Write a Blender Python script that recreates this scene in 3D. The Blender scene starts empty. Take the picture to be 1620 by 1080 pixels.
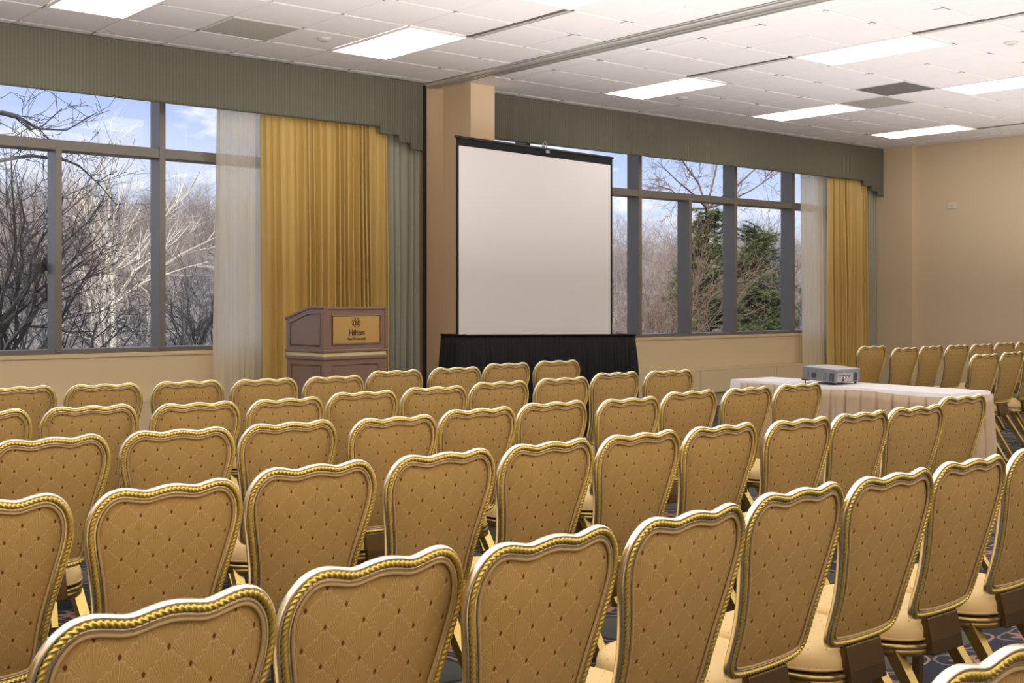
import bpy, bmesh, math, random
from math import sin, cos, pi, sqrt, atan2, radians
from mathutils import Vector, Matrix
COL = bpy.context.scene.collection
random.seed(7)

# ------------------------------------------------------------------ mesh builder
class MB:
    def __init__(s): s.v=[]; s.f=[]; s.uv={}; s.mi=[]; s.m=0
    def add(s, vs, fs, uvs=None):
        b=len(s.v); s.v+= [tuple(p) for p in vs]
        for f in fs: s.f.append([b+i for i in f]); s.mi.append(s.m)
        if uvs:
            for i,u in enumerate(uvs): s.uv[b+i]=u
        return s
    def box(s,x0,y0,z0,x1,y1,z1):
        vs=[(x,y,z) for z in (z0,z1) for y in (y0,y1) for x in (x0,x1)]
        return s.add(vs,[(0,2,3,1),(4,5,7,6),(0,1,5,4),(2,6,7,3),(0,4,6,2),(1,3,7,5)])
    def prism(s, pts, fn):
        """pts: closed 2d outline; fn(p, side) -> 3d, side 0/1"""
        n=len(pts); vs=[fn(p,0) for p in pts]+[fn(p,1) for p in pts]
        fs=[tuple(range(n-1,-1,-1)),tuple(range(n,2*n))]
        fs+=[(i,(i+1)%n,n+(i+1)%n,n+i) for i in range(n)]
        return s.add(vs,fs)
    def tube(s, path, r, n=8, closed=False, caps=True, ref=None):
        P=[Vector(p) for p in path]; m=len(P); R=r if isinstance(r,(list,tuple)) else [r]*m
        vs=[]; up=None
        for i in range(m):
            a=P[i-1] if (i>0 or closed) else P[i]; b=P[(i+1)%m] if (i<m-1 or closed) else P[i]
            t=(b-a).normalized() if (b-a).length>1e-9 else Vector((0,0,1))
            if up is None:
                up=Vector((0,0,1)) if abs(t.z)<.9 else Vector((1,0,0))
            x=t.cross(up)
            if x.length<1e-6: x=t.orthogonal()
            x.normalize(); up=x.cross(t).normalized()
            for k in range(n):
                a_=2*pi*k/n; vs.append(P[i]+(x*cos(a_)+up*sin(a_))*R[i])
        fs=[]
        for i in range(m if closed else m-1):
            j=(i+1)%m
            for k in range(n): fs.append((i*n+k,i*n+(k+1)%n,j*n+(k+1)%n,j*n+k))
        if caps and not closed: fs+=[tuple(range(n-1,-1,-1)),tuple((m-1)*n+k for k in range(n))]
        return s.add(vs,fs)
    def build(s,name,mats,parent=None,smooth=False,bevel=0,props=None):
        me=bpy.data.meshes.new(name); me.from_pydata(s.v,[],s.f); me.update()
        if s.uv:
            ul=me.uv_layers.new(name='UVMap')
            for l in me.loops: ul.data[l.index].uv=s.uv.get(l.vertex_index,(0,0))
        if not isinstance(mats,(list,tuple)): mats=[mats]
        for m in mats: me.materials.append(m)
        if len(mats)>1:
            for p,i in zip(me.polygons,s.mi): p.material_index=i
        bm=bmesh.new(); bm.from_mesh(me); bmesh.ops.recalc_face_normals(bm,faces=bm.faces); bm.to_mesh(me); bm.free()
        if smooth:
            for p in me.polygons: p.use_smooth=True
            if smooth!=True: me.set_sharp_from_angle(angle=radians(smooth))
        o=bpy.data.objects.new(name,me); COL.objects.link(o)
        if parent: o.parent=parent
        if bevel:
            b=o.modifiers.new('bevel','BEVEL'); b.width=bevel; b.segments=2; b.limit_method='ANGLE'; b.angle_limit=radians(40)
        if props:
            for k,v in props.items(): o[k]=v
        return o
def tag(o,label,cat,group=None,kind=None):
    o['label']=label; o['category']=cat
    if group: o['group']=group
    if kind: o['kind']=kind
    return o
def empty(name,loc=(0,0,0),rz=0):
    o=bpy.data.objects.new(name,None); COL.objects.link(o); o.location=loc; o.rotation_euler=(0,0,rz); o.empty_display_size=.1
    return o
def struct(o): o['kind']='structure'; return o
def copy_tree(o,parent=None):
    c=o.copy(); COL.objects.link(c)
    if parent: c.parent=parent
    for ch in [q for q in KIDS.get(o.name,[])]: copy_tree(ch,c)
    return c
KIDS={}
def index_kids():
    KIDS.clear()
    for o in bpy.data.objects:
        if o.parent: KIDS.setdefault(o.parent.name,[]).append(o)

# ------------------------------------------------------------------ materials
class NT:
    def __init__(s,m): s.t=m.node_tree; s.n=s.t.nodes; s.l=s.t.links
    def node(s,ty,**kw):
        n=s.n.new(ty)
        for k,v in kw.items(): setattr(n,k,v)
        return n
    def put(s,sock,v):
        if hasattr(v,'is_output') or isinstance(v,bpy.types.NodeSocket): s.l.new(v,sock)
        elif v is not None: sock.default_value=v
    def m(s,op,a,b=None,c=None,clamp=False):
        n=s.n.new('ShaderNodeMath'); n.operation=op; n.use_clamp=clamp
        s.put(n.inputs[0],a)
        if b is not None: s.put(n.inputs[1],b)
        if c is not None: s.put(n.inputs[2],c)
        return n.outputs[0]
    def mix(s,f,a,b,blend='MIX'):
        n=s.n.new('ShaderNodeMix'); n.data_type='RGBA'; n.blend_type=blend
        s.put(n.inputs[0],f); s.put(n.inputs[6],a if not isinstance(a,tuple) else (*a,1)[:4]); s.put(n.inputs[7],b if not isinstance(b,tuple) else (*b,1)[:4])
        return n.outputs[2]
    def noise(s,vec,scale,detail=3,rough=.5,dist=0):
        n=s.n.new('ShaderNodeTexNoise'); n.inputs['Scale'].default_value=scale; n.inputs['Detail'].default_value=detail
        n.inputs['Roughness'].default_value=rough; n.inputs['Distortion'].default_value=dist
        if vec is not None: s.l.new(vec,n.inputs['Vector'])
        return n.outputs['Fac']
    def ramp(s,f,stops):
        n=s.n.new('ShaderNodeValToRGB'); e=n.color_ramp.elements
        while len(e)<len(stops): e.new(.5)
        for q,(p,c) in zip(e,stops): q.position=p; q.color=(*c,1)[:4]
        s.put(n.inputs[0],f); return n.outputs[0]
    def smooth(s,v,a,b):
        n=s.n.new('ShaderNodeMapRange'); n.interpolation_type='SMOOTHSTEP'
        s.put(n.inputs[0],v); n.inputs[1].default_value=a; n.inputs[2].default_value=b; return n.outputs[0]
    def bump(s,h,strength,dist=.002):
        n=s.n.new('ShaderNodeBump'); n.inputs['Strength'].default_value=strength; n.inputs['Distance'].default_value=dist
        s.l.new(h,n.inputs['Height']); return n.outputs[0]
def mat(name,col=(.5,.5,.5),rough=.5,metal=0,spec=.5,sheen=0,coat=0):
    m=bpy.data.materials.new(name); m.use_nodes=True; b=m.node_tree.nodes['Principled BSDF']
    b.inputs['Base Color'].default_value=(*col,1); b.inputs['Roughness'].default_value=rough
    b.inputs['Metallic'].default_value=metal; b.inputs['Specular IOR Level'].default_value=spec
    if sheen: b.inputs['Sheen Weight'].default_value=sheen
    if coat: b.inputs['Coat Weight'].default_value=coat
    return m
def noisy(name,c1,c2,scale=5,rough=.6,bump=0,bscale=60,metal=0,spec=.3,stretch=None,detail=4,bdist=.002):
    m=mat(name,c1,rough,metal,spec); t=NT(m); b=m.node_tree.nodes['Principled BSDF']
    tc=t.node('ShaderNodeTexCoord').outputs['Object']
    if stretch:
        mp=t.node('ShaderNodeMapping'); mp.inputs['Scale'].default_value=stretch; t.l.new(tc,mp.inputs['Vector']); tc=mp.outputs[0]
    t.l.new(t.mix(t.noise(tc,scale,detail),c1,c2),b.inputs['Base Color'])
    if bump: t.l.new(t.bump(t.noise(tc,bscale,3),bump,bdist),b.inputs['Normal'])
    return m
def emis(name,col,st):
    m=bpy.data.materials.new(name); m.use_nodes=True; n=m.node_tree.nodes; b=n['Principled BSDF']
    b.inputs['Base Color'].default_value=(.8,.8,.8,1); b.inputs['Emission Color'].default_value=(*col,1); b.inputs['Emission Strength'].default_value=st
    return m

# ------------------------------------------------------------------ camera (level, rising front)
EYE=1.33; TH=.8717; F=1888.; CEIL=3.512; TILE=.6096
cam=bpy.data.cameras.new('camera'); cam.sensor_width=36; cam.lens=36*F/1620; cam.shift_y=-65/1620; cam.clip_end=500
co=bpy.data.objects.new('camera',cam); COL.objects.link(co); co.location=(0,0,EYE); co.rotation_euler=(pi/2,0,TH-pi/2)
bpy.context.scene.camera=co

# ------------------------------------------------------------------ materials of the room
M={}
M['wall']=noisy('warm_beige_wall',(.67,.535,.37),(.64,.51,.345),2.2,.75,.25,220,spec=.2,bdist=.001)
M['column']=noisy('column_vinyl',(.80,.61,.41),(.77,.58,.38),1.5,.7,.25,200,spec=.2,bdist=.001)
M['spandrel']=noisy('spandrel_paint',(.66,.53,.33),(.63,.50,.31),1.8,.6,.15,150,spec=.25,bdist=.001)
M['tbar']=mat('ceiling_rail_white',(.80,.77,.76),.4)
M['dark']=mat('dark_gap',(.015,.014,.013),.7)
M['slot']=mat('slot_bronze',(.10,.085,.08),.5)
def tile_mat():
    m=noisy('ceiling_tile',(.80,.765,.765),(.75,.715,.715),.8,.85,.5,420,spec=.1,bdist=.0015,detail=2)
    t=NT(m); b=m.node_tree.nodes['Principled BSDF']
    tc=t.node('ShaderNodeTexCoord').outputs['Object']
    v=t.node('ShaderNodeTexVoronoi'); v.inputs['Scale'].default_value=90; t.l.new(tc,v.inputs['Vector'])
    pin=t.smooth(v.outputs['Distance'],.0,.32)
    old=b.inputs['Base Color'].links[0].from_socket
    t.l.new(t.mix(t.m('MULTIPLY_ADD',pin,.12,.88),(.55,.52,.50),old),b.inputs['Base Color'])
    return m
M['tile']=tile_mat()
M['tile_grey']=mat('grey_return_grille',(.40,.37,.33),.8)
M['tile_dark']=mat('dark_return_grille',(.15,.14,.13),.8)

def window_metal():
    return noisy('bronze_anodised_frame',(.20,.185,.165),(.17,.155,.135),8,.36,metal=.30,spec=.5)
M['frame']=window_metal()
def glass_mat():
    m=bpy.data.materials.new('window_glass'); m.use_nodes=True; t=NT(m); n=m.node_tree.nodes; n.clear()
    o=n.new('ShaderNodeOutputMaterial'); tr=n.new('ShaderNodeBsdfTransparent'); tr.inputs[0].default_value=(.97,.98,.985,1)
    g=n.new('ShaderNodeBsdfGlossy'); g.inputs['Roughness'].default_value=.0
    lw=n.new('ShaderNodeLayerWeight'); lw.inputs['Blend'].default_value=.5
    fz=t.m('MULTIPLY_ADD',t.m('POWER',lw.outputs['Facing'],5),.6,.02)
    mx=n.new('ShaderNodeMixShader'); t.l.new(fz,mx.inputs[0]); t.l.new(tr.outputs[0],mx.inputs[1]); t.l.new(g.outputs[0],mx.inputs[2]); t.l.new(mx.outputs[0],o.inputs[0])
    return m
M['glass']=glass_mat()

def fabric_stripe(name,c1,c2,period,rough=.85,bump=.6,axis=0):
    m=mat(name,c1,rough,spec=.15); t=NT(m); b=m.node_tree.nodes['Principled BSDF']
    tc=t.node('ShaderNodeTexCoord').outputs['Object']; sp=t.node('ShaderNodeSeparateXYZ'); t.l.new(tc,sp.inputs[0])
    s=t.m('SINE',t.m('MULTIPLY',sp.outputs[axis],2*pi/period))
    n1=t.noise(tc,380,2); n2=t.noise(tc,1.2,3)
    f=t.m('MULTIPLY_ADD',s,.20,.5); f=t.m('ADD',f,t.m('MULTIPLY_ADD',n1,.5,-.25)); f=t.m('ADD',f,t.m('MULTIPLY_ADD',n2,.4,-.2),clamp=True)
    t.l.new(t.mix(f,c1,c2),b.inputs['Base Color'])
    t.l.new(t.bump(t.m('ADD',s,n1),bump,.003),b.inputs['Normal'])
    return m
M['valance']=fabric_stripe('sage_ribbed_fabric',(.125,.125,.092),(.20,.20,.155),.030)
M['sage']=fabric_stripe('sage_drape_fabric',(.30,.305,.235),(.39,.395,.31),.012,.7,.3)
def satin(name,c1,c2,rough=.42,sheen=.3):
    m=mat(name,c1,rough,spec=.45,sheen=sheen); t=NT(m); b=m.node_tree.nodes['Principled BSDF']
    tc=t.node('ShaderNodeTexCoord').outputs['Object']; mp=t.node('ShaderNodeMapping'); mp.inputs['Scale'].default_value=(90,90,3); t.l.new(tc,mp.inputs[0])
    f=t.noise(mp.outputs[0],1,3); t.l.new(t.mix(f,c1,c2),b.inputs['Base Color']); t.l.new(t.bump(f,.15,.002),b.inputs['Normal'])
    return m
M['gold_drape']=satin('gold_satin',(.57,.385,.12),(.62,.43,.14),.36,0)
def sheer():
    m=bpy.data.materials.new('white_sheer_voile'); m.use_nodes=True; t=NT(m); n=m.node_tree.nodes; n.clear()
    o=n.new('ShaderNodeOutputMaterial'); tr=n.new('ShaderNodeBsdfTransparent'); d=n.new('ShaderNodeBsdfDiffuse'); tl=n.new('ShaderNodeBsdfTranslucent')
    d.inputs[0].default_value=(.93,.88,.76,1); tl.inputs[0].default_value=(.98,.93,.80,1)
    a=n.new('ShaderNodeMixShader'); a.inputs[0].default_value=.65; t.l.new(d.outputs[0],a.inputs[1]); t.l.new(tl.outputs[0],a.inputs[2])
    b=n.new('ShaderNodeMixShader'); b.inputs[0].default_value=.62; t.l.new(tr.outputs[0],b.inputs[1]); t.l.new(a.outputs[0],b.inputs[2]); t.l.new(b.outputs[0],o.inputs[0])
    return m
M['sheer']=sheer()

# ------------------------------------------------------------------ carpet
def carpet():
    m=mat('patterned_carpet',(.03,.035,.05),.95,spec=.1); t=NT(m); b=m.node_tree.nodes['Principled BSDF']
    tc=t.node('ShaderNodeTexCoord').outputs['Object']; sp=t.node('ShaderNodeSeparateXYZ'); t.l.new(tc,sp.inputs[0])
    wob=t.node('ShaderNodeTexNoise'); wob.inputs['Scale'].default_value=7; t.l.new(tc,wob.inputs['Vector'])
    ws=t.node('ShaderNodeSeparateColor'); t.l.new(wob.outputs['Color'],ws.inputs[0])
    X=t.m('ADD',sp.outputs[0],t.m('MULTIPLY_ADD',ws.outputs[0],.07,-.035)); Y=t.m('ADD',sp.outputs[1],t.m('MULTIPLY_ADD',ws.outputs[1],.07,-.035))
    P=.46
    def cell(ox,oy):
        fx=t.m('SUBTRACT',t.m('FRACT',t.m('MULTIPLY_ADD',X,1/P,ox)),.5); fy=t.m('SUBTRACT',t.m('FRACT',t.m('MULTIPLY_ADD',Y,1/P,oy)),.5)
        r=t.m('SQRT',t.m('ADD',t.m('MULTIPLY',fx,fx),t.m('MULTIPLY',fy,fy))); a=t.m('ARCTAN2',fy,fx)
        return r,a
    r1,a1=cell(0,0); r2,a2=cell(.5,.5)
    # ogee outline around every medallion
    e1=t.m('ADD',r1,t.m('MULTIPLY',t.m('COSINE',t.m('MULTIPLY',a1,4)),.035)); line=t.m('SUBTRACT',1,t.smooth(t.m('ABSOLUTE',t.m('SUBTRACT',e1,.37)),.008,.022))
    oval=t.m('SUBTRACT',1,t.smooth(e1,.29,.305))
    fl=t.m('MULTIPLY',t.m('COSINE',t.m('MULTIPLY',a2,7)),.045); flower=t.m('SUBTRACT',1,t.smooth(t.m('SUBTRACT',r2,fl),.12,.135)); core=t.m('SUBTRACT',1,t.smooth(r2,.035,.05))
    sw=t.m('SUBTRACT',1,t.smooth(t.m('ABSOLUTE',t.m('SUBTRACT',r2,t.m('MULTIPLY_ADD',t.m('SINE',t.m('MULTIPLY',a2,3)),.05,.22))),.006,.018))
    speck=t.noise(tc,520,2); 
    c=t.mix(t.m('GREATER_THAN',speck,.56),(.030,.034,.048),(.060,.066,.080))
    c=t.mix(oval,c,(.115,.125,.105)); c=t.mix(line,c,(.40,.27,.19)); c=t.mix(t.m('MULTIPLY',sw,.8),c,(.30,.25,.20)); c=t.mix(flower,c,(.40,.23,.16)); c=t.mix(core,c,(.20,.07,.05))
    c=t.mix(t.m('MULTIPLY_ADD',t.noise(tc,300,2),.5,.0),c,(.05,.05,.06))
    t.l.new(c,b.inputs['Base Color']); t.l.new(t.bump(t.noise(tc,900,2),.6,.003),b.inputs['Normal'])
    return m
M['carpet']=carpet()

# ------------------------------------------------------------------ room shell
X0,X1,Y0,YW=-4.2,15.3,-3.6,10.05
struct(MB().box(X0-.2,Y0-.2,-.12,X1+.2,YW+.3,0).build('floor',M['carpet']))
struct(MB().box(X1,Y0,0,X1+.2,YW+.3,CEIL+.25).build('wall_right',M['wall']))
struct(MB().box(X0-.2,Y0,0,X0,YW+.3,CEIL+.25).build('wall_left',M['wall']))
struct(MB().box(X0-.2,Y0-.2,0,X1+.2,Y0,CEIL+.25).build('wall_back',M['wall']))
SILL=.875; HEAD=3.22; WL=(-3.4,6.25); WR=(7.95,14.45)
w=MB(); w.box(X0,YW,0,X1,YW+.3,SILL); w.box(X0,YW,HEAD,X1,YW+.3,CEIL+.25)
for a,b in ((X0,WL[0]),(WL[1],WR[0]),(WR[1],X1)): w.box(a,YW,SILL,b,YW+.3,HEAD)
struct(w.build('wall_front',M['spandrel']))
struct(MB().box(7.395,9.44,0,7.705,YW,CEIL).build('trim_1',M['column']))
struct(MB().box(15.185,9.27,0,X1,YW,CEIL).build('trim_2',M['wall']))
# wall strip between the partition jamb and the column
struct(MB().box(7.046,9.90,0,7.395,YW,CEIL).build('trim_3',M['column']))
# partition jamb: black channel with a reddish seal
j=struct(MB().box(7.028,9.71,0,7.046,9.75,CEIL-.03).build('trim_4',M['dark']))
struct(MB().box(7.018,9.753,0,7.040,9.765,2.95).build('trim_5',mat('red_brown_seal',(.28,.10,.07),.6)))
struct(MB().box(X1-.012,Y0,0,X1,9.27,.11).build('baseboard_right',mat('vinyl_base',(.30,.24,.17),.5)))
struct(MB().box(X0,YW-.012,0,7.0,YW,.11).build('baseboard_front',bpy.data.materials['vinyl_base']))

# ceiling : lay-in tiles that sag a little in a T-bar grid
def in_any(x,y,rects): return any(a<x<b and c<y<d for a,b,c,d in rects)
AX_L,AX_R,AY=6.10,8.82,7.80
lights=[]; fx_L=[.61,3.05,5.49]; fx_R=[8.82,11.26,13.70]; fy=[7.80,5.36,2.92,.48,-1.96]
for y in fy:
    for x in [-1.83]+fx_L+fx_R: lights.append((x,x+TILE,y,y+2*TILE))
vents=[(4.27,4.88,8.41,9.02,'tile_grey'),(10.65,11.26,6.58,7.19,'tile_dark'),(11.26,11.87,7.19,7.80,'tile_grey')]
holes=lights+[v[:4] for v in vents]
TRK=(7.09,7.31)
cb=MB(); rnd=random.Random(3)
def tiles(ax,xlo,xhi):
    i0=math.floor((xlo-ax)/TILE)-1; i1=math.ceil((xhi-ax)/TILE)+1
    k0=math.floor((Y0-AY)/TILE)-1; k1=math.ceil((YW-AY)/TILE)+1
    for i in range(i0,i1):
        for k in range(k0,k1):
            a,b=max(ax+i*TILE,xlo),min(ax+(i+1)*TILE,xhi); c,d=max(AY+k*TILE,Y0),min(AY+(k+1)*TILE,YW)
            if b-a<.04 or d-c<.04: continue
            if in_any((a+b)/2,(c+d)/2,holes): continue
            g=.007; e=.014
            zz=[CEIL+rnd.uniform(-.0025,.0035) for _ in range(4)]
            o=[(a+g,c+g,CEIL+.011),(b-g,c+g,CEIL+.011),(b-g,d-g,CEIL+.011),(a+g,d-g,CEIL+.011)]
            n=[(a+g+e,c+g+e,zz[0]),(b-g-e,c+g+e,zz[1]),(b-g-e,d-g-e,zz[2]),(a+g+e,d-g-e,zz[3])]
            cb.m=0; cb.add(o+n+[((a+b)/2,(c+d)/2,CEIL-rnd.uniform(0,.004))],[(0,1,5,4),(1,2,6,5),(2,3,7,6),(3,0,4,7),(4,5,8),(5,6,8),(6,7,8),(7,4,8)])
            cb.m=1; cb.box(a-g,c-g,CEIL+.0045,a+g,d+g,CEIL+.012); cb.box(a-g,c-g,CEIL+.0045,b+g,c+g,CEIL+.012)
            if i%2==0 or rnd.random()<.4:   # dark strips drawn for the shaded gap where four tiles meet
                q=rnd.uniform(.03,.09); cb.m=2
                cb.box(a-.003,c,CEIL+.003,a+.003,c+q,CEIL+.0046); cb.box(a-q*.6,c-.003,CEIL+.003,a+q,c+.003,CEIL+.0046)
tiles(AX_L,X0,TRK[0]); tiles(AX_R,TRK[1],X1)
cb.m=0; cb.box(X0,Y0,CEIL+.02,X1,YW+.3,CEIL+.25)
# coarse grid notch shadows
struct(cb.build('ceiling',[M['tile'],M['tbar'],M['dark']]))

# folding-partition track between the two bays
tr=MB(); alu=mat('track_aluminium',(.62,.61,.58),.28,.75); 
tr.box(TRK[0],Y0,CEIL-.004,TRK[1],9.93,CEIL+.01)
o=tr.build('partition_track',mat('track_paint',(.70,.68,.66),.35,.1)); tag(o,'pale metal partition track crossing the ceiling from the column towards the camera','ceiling track')
for x0_,x1_,dz in ((TRK[0]-.02,TRK[0]+.02,.012),(TRK[1]-.03,TRK[1]+.02,.012),(7.175,7.187,.02),(7.212,7.224,.02)):
    MB().box(x0_,Y0,CEIL-dz,x1_,9.93,CEIL-.003).build('rail',alu,o)

# linear air slots joining the light fixtures
def slot(x,ya,yb,lab):
    s=MB().box(x-.04,ya,CEIL-.006,x+.04,yb,CEIL+.02).build('air_slot',M['slot']); tag(s,lab,'air vent')
    MB().box(x-.013,ya,CEIL-.010,x-.006,yb,CEIL-.004).build('blade',M['tbar'],s); MB().box(x+.012,ya,CEIL-.010,x+.017,yb,CEIL-.004).build('blade',M['tbar'],s)
slot(6.105,6.58,7.80,'dark slim air slot in the ceiling of the left bay above the lectern')
slot(8.82,6.58,7.80,'dark slim air slot between two lit ceiling panels right of the track')
slot(8.82,2.92+2*TILE,5.36,'dark slim air slot running on from the largest right-hand lit ceiling panel')
slot(14.31,6.58,7.80,'dark slim air slot at the farthest lit panel by the end wall')

# light fixtures
def diffuser_mat():
    m=bpy.data.materials.new('lit_prismatic_diffuser'); m.use_nodes=True; t=NT(m); b=m.node_tree.nodes['Principled BSDF']
    b.inputs['Base Color'].default_value=(.85,.84,.80,1)
    tc=t.node('ShaderNodeTexCoord').outputs['Object']; sp=t.node('ShaderNodeSeparateXYZ'); t.l.new(tc,sp.inputs[0])
    a=t.m('ABSOLUTE',t.m('SINE',t.m('MULTIPLY',sp.outputs[0],3*pi/TILE))); c=t.m('ABSOLUTE',t.m('SINE',t.m('MULTIPLY',sp.outputs[1],6*pi/(2*TILE))))
    f=t.m('MULTIPLY',t.m('POWER',a,.5),t.m('POWER',c,.35)); f=t.m('MULTIPLY_ADD',t.noise(tc,6,2),.5,t.m('MULTIPLY',f,.6),clamp=True)
    t.l.new(t.mix(f,(1,.90,.74),(1,.975,.92)),b.inputs['Emission Color']); t.l.new(t.m('MULTIPLY_ADD',f,LAMP*.9,LAMP*.20),b.inputs['Emission Strength'])
    return m
LAMP=4.8
M['diff']=diffuser_mat()
fr=MB()
for a,b,c,d in ((0,TILE,0,.022),(0,TILE,2*TILE-.022,2*TILE),(0,.022,.022,2*TILE-.022),(TILE-.022,TILE,.022,2*TILE-.022)): fr.box(a,c,-.006,b,d,.008)
me_fr=fr.build('frame',M['tbar']); 
df=MB().box(.022,.022,.0,TILE-.022,2*TILE-.022,.006).build('diffuser',M['diff'])
fd={(5.49,7.8):'lit ceiling panel above the lectern, left of the partition track',(3.05,7.8):'lit ceiling panel at the top left edge, above the large window',
 (5.49,5.36):'lit ceiling panel cut by the top edge, left of the partition track',(8.82,7.8):'lit ceiling panel just above the screen side of the right bay, nearest the column',
 (8.82,5.36):'largest lit ceiling panel right of the track, beyond a dark slot',(11.26,7.8):'lit ceiling panel beside the pale grey grille',
 (11.26,5.36):'lit ceiling panel cut by the right edge beside the dark grille',(13.70,7.8):'farthest lit ceiling panel, close to the end wall'}
for n,(a,b,c,d) in enumerate(lights):
    if n==0: f1,d1=me_fr,df
    else:
        f1=me_fr.copy(); d1=df.copy(); COL.objects.link(f1); COL.objects.link(d1)
    e=empty('ceiling_light',(a,c,CEIL)); f1.parent=e; d1.parent=e
    k=fd.get((round(a,2),round(c,2)))
    if k: tag(e,k,'ceiling light','recessed lit ceiling panels')
    else: tag(e,'recessed lit ceiling panel behind or beside the camera, out of the picture','ceiling light','recessed lit ceiling panels out of frame')
for (a,b,c,d,mm),lab in zip(vents,('pale grey return grille in the left bay ceiling','dark grey return grille in the right bay ceiling','pale beige return grille beside the dark one in the right bay')):
    v=MB().box(a+.006,c+.006,CEIL-.002,b-.006,d-.006,CEIL+.02).build('return_grille',M['tbar']); tag(v,lab,'air grille')
    g=MB(); 
    for q in range(28):
        yy=c+.02+q*(d-c-.04)/28; g.box(a+.018,yy,CEIL-.006,b-.018,yy+.014,CEIL-.0021)
    g.build('louvre_panel',M[mm],v)
for (x,y),lab in zip(((5.2,8.61),(9.66,8.645),(9.71,5.0)),('small round white ceiling sensor left of the lectern light','small round white ceiling sensor between two lit panels on the right','small round white ceiling sensor near the top right corner')):
    s=MB(); s.tube([(x,y,CEIL+.004),(x,y,CEIL-.012),(x,y,CEIL-.022)],[.06,.058,.045],20); o=s.build('ceiling_sensor',mat('sensor_white',(.62,.60,.58),.5),smooth=40); tag(o,lab,'ceiling sensor')
    MB().tube([(x,y,CEIL-.0215),(x,y,CEIL-.028)],[.03,.02],16).build('cap',mat('sensor_cap',(.45,.43,.42),.5),o,smooth=40)
pl=MB().box(X1-.012,8.655,2.595,X1,8.787,2.69).build('wall_plate',mat('plate_ivory',(.66,.62,.48),.4),bevel=.004); tag(pl,'small ivory square plate high on the end wall','wall plate')
MB().box(X1-.02,8.70,2.625,X1-.0121,8.742,2.66).build('sensor_button',mat('plate_ivory2',(.58,.54,.42),.4),pl,bevel=.003)

# windows
def window(n,x0,x1,full,low):
    f=MB(); d0,d1=YW+.02,YW+.20; ZT0,ZT1=2.585,2.67
    f.box(x0,YW+.01,SILL,x1,d1,SILL+.045); f.box(x0,d0,HEAD-.06,x1,d1,HEAD); f.box(x0,d0,SILL,x0+.05,d1,HEAD); f.box(x1-.05,d0,SILL,x1,d1,HEAD)
    f.box(x0,YW+.005,ZT0,x1,d1,ZT1)
    for a in full: f.box(a,YW+.0,SILL+.02,a+.056,d1,HEAD)
    for a in low: f.box(a,YW+.0,SILL+.02,a+.052,d1,ZT0+.02)
    e=empty('window_%d'%n,((x0+x1)/2,YW,SILL)); struct(e)
    o=f.build('window_frame',M['frame'],bevel=.004); o.parent=e; o.matrix_parent_inverse=Matrix.Translation(-Vector(e.location))
    g=MB(); g.box(x0+.03,YW+.172,SILL+.03,x1-.03,YW+.178,HEAD-.03)
    o=g.build('window_glass',M['glass']); o.parent=e; o.matrix_parent_inverse=Matrix.Translation(-Vector(e.location))
    s=MB().box(x0,YW-.012,SILL-.03,x1,YW+.02,SILL+.004).build('window_sill',M['spandrel'],bevel=.003); o=s; o.parent=e; o.matrix_parent_inverse=Matrix.Translation(-Vector(e.location))
window(1,WL[0],WL[1],[-2.25,-.03,1.67,4.392,5.9],[-1.2,.8,2.5,3.486])
window(2,WR[0],WR[1],[8.66,10.452,12.245,13.475],[9.5,11.36])

# convector casing under the windows
def convector(a,b,lab):
    e=empty('convector_casing',(a,9.83,0)); tag(e,lab,'convector')
    def loc(mb): 
        mb.v=[(x-a,y-9.83,z) for x,y,z in mb.v]; return mb
    loc(MB().box(a,9.83,.455,b,YW-.013,.47)).build('casing_top',M['spandrel'],e,bevel=.003)
    x=a
    while x<b-.05:
        x2=min(x+1.52,b); loc(MB().box(x+.003,9.832,.175,x2-.003,9.85,.4545)).build('front_panel',M['spandrel'],e,bevel=.003); x=x2
    loc(MB().box(a+.01,9.87,0,b-.01,9.89,.1745)).build('plinth',mat('plinth_beige',(.42,.36,.27),.6),e)
    loc(MB().box(a,9.851,.17,a+.012,YW-.013,.4545)).build('end_panel',M['spandrel'],e); loc(MB().box(b-.012,9.851,.17,b,YW-.013,.4545)).build('end_panel',M['spandrel'],e)
convector(-3.9,4.83,'long low cream convector casing under the left window')
convector(8.28,13.42,'low cream convector casing with panel seams under the right window')

# valances with a stepped end
def valance(x0,x1,steps,lab,mirror_left=None):
    pts=[(x0,3.505),(x0,3.025)]+steps+[(x1,3.505)]
    m=MB(); m.prism(pts,lambda p,s:(p[0],9.73+.022*s,p[1]))
    o=m.build('valance',M['valance']); tag(o,lab,'valance')
    MB().box(x0,9.752,3.485,x1,YW-.001,3.505).build('top_board',M['valance'],o)
    hem=[(x0,3.025)]+steps[:]
    h=MB()
    for (a,za),(b,zb) in zip(hem,hem[1:]):
        if abs(za-zb)<.02: h.tube([(a,9.726,za+.006),(b,9.726,zb+.006)],.006,6)
        else: h.tube([(a,9.726,za+.006),(b,9.726,zb+.006)],.006,6)
    h.build('hem_cord',M['valance'],o,smooth=True)
valance(X0+.01,7.015,[(6.50,3.018),(6.50,2.952),(6.72,2.952),(6.72,2.887),(6.868,2.887),(6.868,2.826),(7.015,2.826)],'long sage green ribbed valance over the left window, stepped at its right end')
valance(7.72,15.18,[(14.68,3.018),(14.68,2.952),(14.88,2.952),(14.88,2.887),(15.03,2.887),(15.03,2.826),(15.18,2.826)],'long sage green ribbed valance over the right window, behind the screen')

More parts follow.
